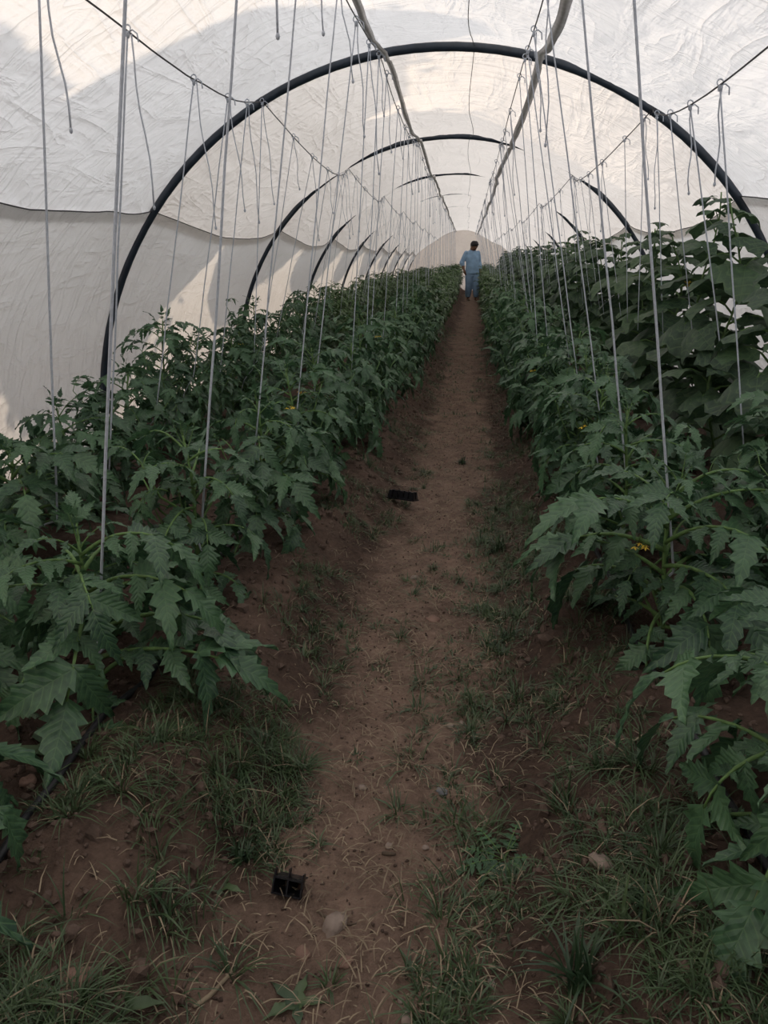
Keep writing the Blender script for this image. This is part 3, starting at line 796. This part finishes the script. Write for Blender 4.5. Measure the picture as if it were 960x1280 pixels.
# ---------------------------------------------------------------- stones, twigs, weeds
def pix(px, py, z=0.0):
    d = _m @ Vector(((px-480)/F_PX, -(py-640)/F_PX, -1.0)); t = (z-CAM_H)/d.z
    return Vector((0, 0, CAM_H))+d*t
def on_ground(px, py):
    p = pix(px, py, 0)
    for _ in range(4): p = pix(px, py, ground_z(p.x, p.y))
    return p
def stone(px, py, r, mat, label, seed):
    p = on_ground(px, py); mb = MB(); mb.ball((0, 0, 0), r, 14, 9, 0, .34, seed)
    o = mb.build('stone', [M[mat]], loc=(p.x, p.y, ground_z(p.x, p.y)+r[2]*.12)); o.rotation_euler = (0, 0, seed*1.3)
    tag(o, label, 'stone', 'stones on the ground')
S = [(418, 1158, (.032, .022, .016), 'stone', 'large pale flat stone beside the standing tray piece'),
     (552, 990, (.016, .012, .007), 'slate', 'grey flat stone in the middle of the path'),
     (36, 982, (.018, .014, .012), 'redstone', 'larger of two reddish stones under the nearest tomato leaves'),
     (60, 980, (.012, .010, .010), 'redstone', 'smaller of two reddish stones under the nearest tomato leaves'),
     (95, 1225, (.030, .020, .014), 'redstone', 'reddish broken clod in the grass near the bottom edge'),
     (92, 1180, (.014, .012, .010), 'clod', 'brown clod just above the reddish broken clod'),
     (80, 1255, (.028, .022, .015), 'clod', 'dark earth clod below the reddish broken clod'),
     (518, 723, (.017, .013, .011), 'stone', 'small pale round stone on the path below the far tray piece'),
     (542, 775, (.030, .024, .010), 'redstone', 'flat reddish stone embedded in the path'),
     (563, 908, (.011, .009, .007), 'stone', 'left one of a pair of small pale pebbles on the path'),
     (577, 905, (.010, .008, .007), 'stone', 'right one of a pair of small pale pebbles on the path'),
     (768, 917, (.013, .010, .007), 'redstone', 'small orange-brown stone near the hose on the cucumber side'),
     (714, 961, (.009, .008, .006), 'stone', 'small pale stone at the grass edge on the cucumber side'),
     (752, 1078, (.026, .015, .011), 'stone', 'pale oblong stone lying in the grass on the cucumber side'),
     (794, 1103, (.018, .013, .013), 'clod', 'brown lump just beyond the pale oblong stone in grass'),
     (614, 1230, (.010, .007, .005), 'stone', 'small cream pebble near the bottom of the path'),
     (501, 1252, (.006, .006, .005), 'stone', 'tiny pebble at the bottom middle of the path'),
     (509, 1275, (.014, .010, .008), 'stone', 'pale stone cut by the bottom edge of the view'),
     (453, 985, (.013, .009, .007), 'stone', 'pale chip by the grass edge across from the grey stone'),
     (432, 1203, (.016, .012, .006), 'redstone', 'small embedded stone below the large pale flat stone'),
     (378, 1192, (.020, .014, .006), 'redstone', 'flat embedded stone at the path edge under the tray piece'),
     (532, 1060, (.008, .007, .005), 'stone', 'small light pebble right of the dark stick'),
     (486, 1058, (.010, .008, .006), 'stone', 'small pebble directly behind the dark stick')]
for i, a in enumerate(S): stone(a[0], a[1], a[2], a[3], a[4], i+1)

def stick(px, py, ln, ang, rad, mat, label, bend=.15):
    p = on_ground(px, py); mb = MB(); pts = []
    for k in range(7):
        t = k/6-.5; x = p.x+math.cos(ang)*ln*t-math.sin(ang)*bend*ln*(t*t-.1); y = p.y+math.sin(ang)*ln*t+math.cos(ang)*bend*ln*(t*t-.1)
        pts.append(Vector((x-p.x, y-p.y, ground_z(x, y)+rad*.8-p.z)))
    mb.tube(pts, [rad*.7, rad, rad, rad*.95, rad*.9, rad*.8, rad*.5], 6)
    o = mb.build('twig', [M[mat]], loc=p); tag(o, label, 'twig', 'twigs on the path')
stick(486, 1069, .030, -.15, .0045, 'bark', 'short dark stick lying across the path')
stick(268, 1240, .09, 1.1, .0045, 'straw', 'pale dry husk standing out of the grass by the bottom edge', .1)
stick(420, 1150, .085, -.3, .003, 'bark', 'thin brown twig between the tray piece and the pale flat stone')
stick(495, 1105, .04, .9, .0018, 'straw', 'short straight straw on the path below the dark stick', 0)
stick(595, 1160, .08, .5, .0028, 'straw', 'curved dry grass stalk on the damp side of the path')
stick(525, 830, .10, .6, .002, 'straw', 'long curved straw lying in the middle of the path', .3)
stick(630, 855, .11, .9, .0022, 'straw', 'dry stalk at the foot of the cucumber side bank', .2)

# divided-leaf weed at the grass edge
def weed(px, py, n, size, label, seed, flat=.35, kind='lobed'):
    p = on_ground(px, py); root = empty('weed', p); tag(root, label, 'weed', 'broad-leaved weeds'); r = random.Random(seed)
    for k in range(n):
        a = 2*PI*k/n+r.uniform(-.3, .3); mb = MB(); s = size*r.uniform(.7, 1.15)
        if kind == 'lobed':
            pts = [Vector((t*s, 0, s*(flat*t*1.6-.9*flat*t*t))) for t in np.linspace(0, 1, 6)]
            mb.tube(pts, .0014, 4, 0)
            for t in (.3, .48, .66, .82):
                for sd_ in (-1, 1):
                    q = Vector((t*s, 0, s*(flat*t*1.6-.9*flat*t*t)))
                    m = place_matrix(q, sd_*1.0, .1, s*.34*(1.1-.4*t)); mb.merge(LEAFLETS_LOW[r.randrange(4)], m, 1)
            mb.merge(LEAFLETS_LOW[0], place_matrix(pts[-1]*.95, 0, -.1, s*.36), 1)
        else:
            mb.merge(LEAFLETS_LOW[r.randrange(4)], Matrix.Rotation(-.5, 4, 'Y') @ Matrix.Scale(s, 4), 1)
        mb.build('leaf', [M['stem'], M['grass' if kind != 'lobed' else 'tomato_leaf']], root, mat=Matrix.Rotation(a, 4, 'Z'))
weed(630, 1075, 9, .085, 'green weed with divided leaves at the edge of the grass', 3)
weed(370, 1255, 5, .05, 'small broad-leaved seedling near the bottom edge by the path', 5, kind='plain')
weed(150, 1262, 4, .06, 'low green seedling in the grass at the bottom edge', 6, kind='plain')
weed(278, 1110, 4, .04, 'small round-leaved seedling among the grass by the tray piece', 8, kind='plain')
weed(70, 940, 5, .10, 'upright broad-leaved weed beside the two reddish stones', 9, kind='plain')

# coarse grass tufts
def tuft(px, py, n, ln, wd, label, seed):
    p = on_ground(px, py); mb = MB(); r = random.Random(seed)
    for k in range(n):
        a = r.uniform(0, 6.28); l = ln*r.uniform(.55, 1.15); lean = r.uniform(.25, 1.1); w = wd*r.uniform(.6, 1.1)
        d = Vector((math.cos(a), math.sin(a), 0)); s = Vector((-math.sin(a), math.cos(a), 0)); b = Vector((r.uniform(-.02, .02), r.uniform(-.02, .02), -.005)); vs_ = []
        for q in range(6):
            t = q/5; c = b+d*l*lean*.8*t**1.3+Vector((0, 0, l*(t*(1.15-.3*lean)-.75*lean*t*t))); ww = w*(1-t**2.2)/2
            vs_ += [c-s*ww+Vector((0, 0, .2*ww)), c, c+s*ww+Vector((0, 0, .2*ww))]
        fs = [(q*3+e, q*3+e+1, q*3+e+4, q*3+e+3) for q in range(5) for e in (0, 1)]
        mb.add(vs_, fs)
    o = mb.build('grass_tuft', [M['grass']], loc=p); tag(o, label, 'grass', 'coarse grass tufts')
tuft(725, 1230, 42, .17, .0075, 'coarse long-bladed grass tuft at the bottom edge on the cucumber side', 1)
tuft(790, 1170, 26, .14, .006, 'grass tuft under the drooping tomato leaf on the cucumber side', 2)
tuft(300, 1075, 30, .10, .0065, 'leafy grass tuft just behind the standing tray piece', 3)
tuft(700, 1010, 34, .13, .0045, 'fine upright grass tuft beside the divided-leaf weed', 4)
tuft(625, 690, 40, .12, .005, 'bright dense grass tuft at the path edge opposite the far tray piece', 5)
tuft(635, 800, 40, .12, .0045, 'dense grass tuft at the path edge halfway up the near ground', 6)
tuft(578, 580, 36, .09, .005, 'low grass tuft growing in the path above the far tray piece', 7)
tuft(205, 1140, 30, .12, .005, 'dark grass tuft in the corner below the nearest tomato plant', 8)

# ---------------------------------------------------------------- stuff: grass, straw, clods
def blades(name, spots, label, cat, mat):
    """spots: (x, y, z, length, width, azimuth, lean)"""
    a = np.array(spots); n = len(a); q = np.array([0, .35, .7, 1.0]); V = np.zeros((n, 7, 3))
    d = np.stack([np.cos(a[:, 5]), np.sin(a[:, 5]), 0*a[:, 5]], 1); s = np.stack([-np.sin(a[:, 5]), np.cos(a[:, 5]), 0*a[:, 5]], 1)
    for k, t in enumerate(q):
        c = a[:, :3]+d*(a[:, 3]*a[:, 6]*.85*t**1.3)[:, None]; c[:, 2] += a[:, 3]*(t*(1.1-.35*a[:, 6])-.6*a[:, 6]*t*t)
        w = a[:, 4]*(1-t**2)/2
        if k < 3: V[:, 2*k] = c-s*w[:, None]; V[:, 2*k+1] = c+s*w[:, None]
        else: V[:, 6] = c
    base = (np.arange(n)*7)[:, None]
    quads = np.concatenate([base+np.array([[0, 1, 3, 2]]), base+np.array([[2, 3, 5, 4]])]).tolist(); tris = (base+np.array([[4, 5, 6]])).tolist()
    me = bpy.data.meshes.new(name); me.from_pydata(V.reshape(-1, 3).tolist(), [], quads+tris); me.materials.append(mat)
    me.polygons.foreach_set('use_smooth', [True]*len(me.polygons))
    return tag(mesh_obj(name, me), label, cat, kind='stuff')
def gdens(x, y):
    """how grassy the ground is at a place (0..1)"""
    dx = x-path_c(y); n = .5+.5*noise.fractal(Vector((x*3.5, y*2.2, 11)), 1, 2, 3)
    rt = sstep(.06, .24, dx)*sstep(.72, .50, dx); lf = sstep(-.14, -.28, dx)*sstep(-.72, -.46, dx)
    k = sstep(.38, .62, n+.08)
    if y < 1.55: return max(rt*1.0, lf*1.0)*(.12+.88*sstep(.40, .58, n+.03))*.9+.05*sstep(.5, .62, n)
    if y < 4.2: return max(rt*(.12+.88*sstep(.36, .56, n+.06)), lf*.8*sstep(.44, .62, n+.03))+.14*sstep(.48, .60, n)
    return max(rt, lf)*.5*k+.22*sstep(.50, .60, n)
spots, dry = [], []
clumps = 0
for _ in range(60000):
    u = random.random(); y = .45+(u**1.7)*14; x = path_c(y)+random.uniform(-.8, .8)
    if x < -.75 and y > 1.5: continue
    if random.random() > gdens(x, y)*.9: continue
    clumps += 1
    if clumps > 3000: break
    nb = random.randint(10, 44) if y < 5 else random.randint(8, 20); cl = random.choice((.03, .04, .05, .07, .10))*(1.2 if y < 1.7 else .85); cr = random.uniform(.006, .035)
    for q in range(nb):
        a = random.uniform(0, 6.28); rr_ = cr*math.sqrt(random.random()); bx, by = x+rr_*math.cos(a), y+rr_*math.sin(a)
        a += random.gauss(0, .7); le = random.uniform(.35, 1.5)
        b = (bx, by, ground_z(bx, by)-.004, cl*random.uniform(.55, 1.25), random.uniform(.0018, .0042), a, le)
        (dry if random.random() < .06 else spots).append(b)
blades('short_grass', spots, 'short green grass along both edges of the path', 'grass', M['grass'])
for _ in range(17000):
    u = random.random(); y = .5+(u**1.25)*16; x = path_c(y)+random.gauss(0, .26)
    z = ground_z(x, y)+.007
    dry.append((x, y, z, random.choice((.012, .02, .03, .05, .07))*random.uniform(.7, 1.2), random.uniform(.0012, .0030), random.uniform(0, 6.28), random.uniform(1.0, 1.35)))
blades('dry_straw', dry, 'thin dry straw scattered over the path and its edges', 'straw', M['straw'])
ico = bmesh.new(); bmesh.ops.create_icosphere(ico, subdivisions=1, radius=1); iv = np.array([v.co for v in ico.verts]); itf = [[v.index for v in f.verts] for f in ico.faces]; ico.free()
V, Fc = [], []; cnt = 0
for _ in range(17000):
    u = random.random(); y = .5+(u**1.6)*10; x = path_c(y)+random.uniform(-1.0, 1.0); dx = abs(x-path_c(y))
    s = random.choice([.0025, .003, .004, .005, .007, .010]) if dx > .25 else random.choice([.002, .0025, .003, .004])
    if dx > .32 and random.random() < .12: s *= 1.9
    z = ground_z(x, y)+s*.15
    sc = s*(1+.5*rng.uniform(-1, 1, 3)); jit = 1+.28*rng.uniform(-1, 1, (len(iv), 1))
    V.append(iv*jit*sc+np.array([x, y, z])); Fc += [[b+cnt for b in f] for f in itf]; cnt += len(iv)
me = bpy.data.meshes.new('loose_soil'); me.from_pydata(np.concatenate(V).tolist(), [], Fc); me.materials.append(M['clod'])
tag(mesh_obj('loose_soil', me), 'loose soil crumbs and tiny pebbles on the ground', 'soil', kind='stuff')

# ---------------------------------------------------------------- the person
def person(loc, rz):
    root = empty('person', loc, rz); tag(root, 'person in light blue tunic and trousers standing far down the path, looking down', 'person')
    def sm(name, cols, rough=.7):
        return simple(name, cols, rough=rough, var=.14, scale=9, bump=.25, bscale=40)
    skin, hair = sm('skin', (.16, .085, .055), .55), sm('black_hair', (.012, .011, .012), .6)
    shirt, trou, shoe = sm('blue_tunic', (.23, .36, .52), .85), sm('blue_trousers', (.20, .31, .45), .85), sm('sandal', (.34, .29, .23), .7)
    white = sm('eye_white', (.6, .6, .58), .3)
    def fuse(mb, name, mat, voxel, smooth=4):
        o = mesh_obj(name, mb.mesh(name, [mat]))
        m = o.modifiers.new('r', 'REMESH'); m.mode = 'VOXEL'; m.voxel_size = voxel; m.use_smooth_shade = True
        s = o.modifiers.new('s', 'SMOOTH'); s.iterations = smooth; s.factor = .5
        dg = bpy.context.evaluated_depsgraph_get(); ev = o.evaluated_get(dg); me2 = bpy.data.meshes.new_from_object(ev)
        o.modifiers.clear(); old = o.data; o.data = me2; bpy.data.meshes.remove(old)
        me2.materials.clear(); me2.materials.append(mat); me2.polygons.foreach_set('use_smooth', [True]*len(me2.polygons)); o.parent = root; return o
    # the figure faces -y; head bowed
    sh_r, el_r, wr_r = Vector((-.180, .02, 1.405)), Vector((-.275, .09, 1.13)), Vector((-.235, .02, .90))
    sh_l, el_l, wr_l = Vector((.180, .01, 1.405)), Vector((.245, .05, 1.13)), Vector((.245, -.04, .89))
    def limb(mb, a, b, ra, rb, n=12, k=6):
        mb.tube([a.lerp(b, i/k) for i in range(k+1)], [ra+(rb-ra)*i/k+.006*math.sin(PI*i/k) for i in range(k+1)], n); mb.ball(a, ra, 10, 8); mb.ball(b, rb, 10, 8)
    def ring_tube(mb, rings, n=20):
        vs_ = []; fs = []
        for (c, rx, ry) in rings:
            for k in range(n): a = 2*PI*k/n; vs_.append((c[0]+rx*math.cos(a), c[1]+ry*math.sin(a), c[2]))
        for i in range(len(rings)-1):
            for k in range(n): fs.append((i*n+k, i*n+(k+1) % n, (i+1)*n+(k+1) % n, (i+1)*n+k))
        fs.append(tuple(range(n-1, -1, -1))); fs.append(tuple((len(rings)-1)*n+k for k in range(n))); mb.add(vs_, fs)
    body = MB()
    ring_tube(body, [((0, .0, .84), .14, .10), ((0, .0, .95), .155, .105), ((0, 0, 1.10), .135, .095), ((0, .01, 1.28), .165, .105), ((0, .02, 1.42), .165, .085), ((0, .015, 1.47), .075, .065)])
    limb(body, Vector((0, .01, 1.44)), Vector((0, -.035, 1.56)), .072, .066)
    hc = Vector((.01, -.085, 1.60)); hm = Matrix.Rotation(math.radians(20), 3, 'Z') @ Matrix.Rotation(math.radians(32), 3, 'X')
    def H(x, y, z): return hc+hm @ Vector((x, y, z))
    hd = MB(); hd.ball((0, 0, 0), (.084, .104, .122), 18, 12); hd.ball((0, -.045, -.065), (.055, .052, .05), 12, 8)
    hd.ball((0, -.098, -.012), (.014, .022, .022), 8, 6); hd.ball((0, -.090, -.058), (.026, .014, .010), 8, 6)
    for s in (-1, 1): hd.ball((s*.080, .008, -.005), (.010, .022, .034), 8, 6); hd.ball((s*.032, -.083, .022), (.024, .012, .008), 8, 6)
    body.merge(hd, Matrix.Translation(hc) @ hm.to_4x4())
    for sh, el, wr, s in ((sh_r, el_r, wr_r, -1), (sh_l, el_l, wr_l, 1)):
        limb(body, sh, el, .052, .042); limb(body, el, wr, .041, .028)
        d = (wr-el).normalized(); palm = wr+d*.055; mb_c = MB(); body.tube([wr, wr+d*.03, palm, wr+d*.09], [.027, .036, .040, .034], 10)
        fwd = Vector((0, -1, 0)); side = d.cross(Vector((1, 0, 0))).normalized()
        for k in range(4):
            o = wr+d*.085+side*(-.028+.0187*k); ln = (.066, .078, .072, .056)[k]; c1 = o+d*ln*.5+Vector((-s*.006, 0, 0)); c2 = o+d*ln*.95+Vector((-s*.022, 0, 0))
            body.tube([o, c1, c2], [.0105, .0098, .008], 7); body.ball(c2, .008, 6, 5)
        t0 = wr+d*.028+side*.026; t1 = t0+d*.03+side*.022; t2 = t1+d*.028+side*.004; body.tube([t0, t1, t2], [.013, .0115, .009], 7); body.ball(t2, .009, 6, 5)
    hip = {}
    for s, fy, fx in ((-1, .03, -.085), (1, -.10, .095)):
        hipj, kn, an = Vector((s*.09, 0, .90)), Vector((s*.095, fy*.6-.02, .49)), Vector((fx, fy+.03, .085)); hip[s] = (hipj, kn, an)
        limb(body, hipj, kn, .085, .055); limb(body, kn, an, .054, .036)
        body.tube([an+Vector((0, .03, -.035)), an+Vector((s*.006, -.05, -.045)), an+Vector((s*.02, -.14, -.058))], [.036, .036, .022], 9); body.ball(an+Vector((s*.02, -.14, -.058)), .022, 8, 6)
        for k in range(5): body.ball(an+Vector((s*.02+(-.03+.015*k), -.158+.006*abs(k-(1 if s > 0 else 3)), -.066)), (.008, .014, .008), 6, 5)
    fuse(body, 'body', skin, .0085, 3)
    # tunic
    t = MB()
    ring_tube(t, [((0, .0, .80), .215, .155), ((0, 0, .90), .200, .145), ((0, -.01, 1.02), .190, .145), ((0, -.005, 1.15), .190, .14), ((0, .01, 1.30), .20, .135), ((0, .02, 1.41), .185, .11), ((0, .012, 1.475), .095, .085)])
    limb(t, sh_r, el_r.lerp(sh_r, -.04), .064, .060); limb(t, el_r, el_r.lerp(wr_r, .25), .072, .066)
    limb(t, sh_l, el_l, .064, .058); limb(t, el_l, el_l.lerp(wr_l, .72), .060, .046)
    t.tube([Vector((0, .012, 1.45)), Vector((0, -.006, 1.50))], [.078, .070], 14)
    fuse(t, 'tunic', shirt, .013, 4)
    p = MB(); ring_tube(p, [((0, 0, .72), .17, .12), ((0, 0, .84), .185, .13), ((0, 0, .97), .165, .12)])
    for s in (-1, 1):
        h_, k_, a_ = hip[s]; limb(p, h_, k_, .115, .098); limb(p, k_, a_+Vector((0, 0, .10)), .098, .082); p.tube([a_+Vector((0, 0, .11)), a_+Vector((0, 0, .03))], [.083, .066], 12)
    fuse(p, 'trousers', trou, .012, 4)
    h = MB(); h.ball((0, .018, .036), (.100, .114, .112), 16, 10, 0, .12, 3); h.ball((0, .060, -.015), (.074, .056, .075), 12, 8); h.ball((0, -.07, .082), (.06, .035, .03), 10, 6)
    hb = MB(); hb.merge(h, Matrix.Translation(hc) @ hm.to_4x4()); fuse(hb, 'hair', hair, .009, 2)
    for s in (-1, 1):
        b = MB(); b.ball((0, 0, 0), (.013, .008, .007), 8, 6); b.build('eye', [white], root, loc=H(s*.031, -.090, .008))
        q = MB(); q.ball((0, 0, 0), (.024, .007, .005), 8, 5); q.build('eyebrow', [hair], root, loc=H(s*.032, -.092, .032))
        an = hip[s][2]; f = MB(); f.tube([an+Vector((0, .045, -.077)), an+Vector((s*.004, -.03, -.078)), an+Vector((s*.018, -.11, -.078)), an+Vector((s*.021, -.165, -.078))], [.032, .034, .040, .030], 10)
        f.v = [(v[0], v[1], .004+(v[2]-.004)*.28) for v in f.v]
        f.tube([an+Vector((s*.015+.05*math.cos(a)*1.0, -.09, -.060+.045*math.sin(a))) for a in np.linspace(0, PI, 9)], .007, 6)
        f.build('sandal', [shoe], root)
    mo = MB(); mo.ball((0, 0, 0), (.024, .006, .006), 8, 5); mo.build('mouth', [sm('lips', (.11, .045, .038), .5)], root, loc=H(0, -.100, -.056))
    be = MB(); be.ball((0, -.058, -.088), (.05, .044, .030), 10, 7); b2 = MB(); b2.merge(be, Matrix.Translation(hc) @ hm.to_4x4()); b2.build('beard', [hair], root)
person((.13, 24.6, max(ground_z(.05, 24.6), ground_z(.22, 24.6), ground_z(.13, 24.6))), math.radians(28))
for o_ in bpy.data.objects:
    if o_.name == 'person': o_.scale = (1.10, 1.06, 1.0)

# ---------------------------------------------------------------- trees outside whose shade falls on the sheet
def tree(y, zc, r, label, seed, x=-5.3):
    root = empty('tree', (x, y, 0)); tag(root, label, 'tree', 'trees outside the tunnel')
    t = MB(); t.tube([(0, 0, -.1), (.05, .02, zc*.4), (0, .05, zc*.8), (.0, 0, zc+.3*r)], [.14, .11, .08, .04], 8); t.build('trunk', [M['bark']], root)
    c = MB(); c.ball((0, 0, zc), (r*.9, r, r), 30, 20, 0, .16, seed); rr = random.Random(seed)
    for k in range(500):
        d = Vector((rr.gauss(0, 1), rr.gauss(0, 1), rr.gauss(0, 1))).normalized(); b = Vector((0, 0, zc))+Vector((d.x*r*.9, d.y*r, d.z*r))*rr.uniform(.93, 1.04)
        c.merge(LEAFLETS_LOW[k % 4], place_matrix(b, rr.uniform(0, 6.28), rr.uniform(-.5, .6), .16))
    c.build('crown', [M['tree_leaf']], root)
TX = -5.3; TK = math.tan(math.radians(SUN_EL))
def crown_z(w9): return w9-(9+TX)*TK
tree(2.5, crown_z(6.9), 1.08, 'low round tree outside whose shade touches the corner of the near sheet', 1, TX)
tree(4.95, crown_z(7.65), 1.75, 'round tree outside whose curved shade crosses the near sheet', 2, TX)
tree(8.3, crown_z(8.7), 1.95, 'taller tree outside beside the second roof bay', 3, TX)
for i, yy in enumerate((11.6, 14.8, 18.2, 21.5, 25.0, 28.6, 32.0)):
    tree(yy, crown_z(8.9+.2*(i % 2)), 2.1, '%s tree of the tall row outside the far half of the tunnel' % ORD[i], 10+i, TX)
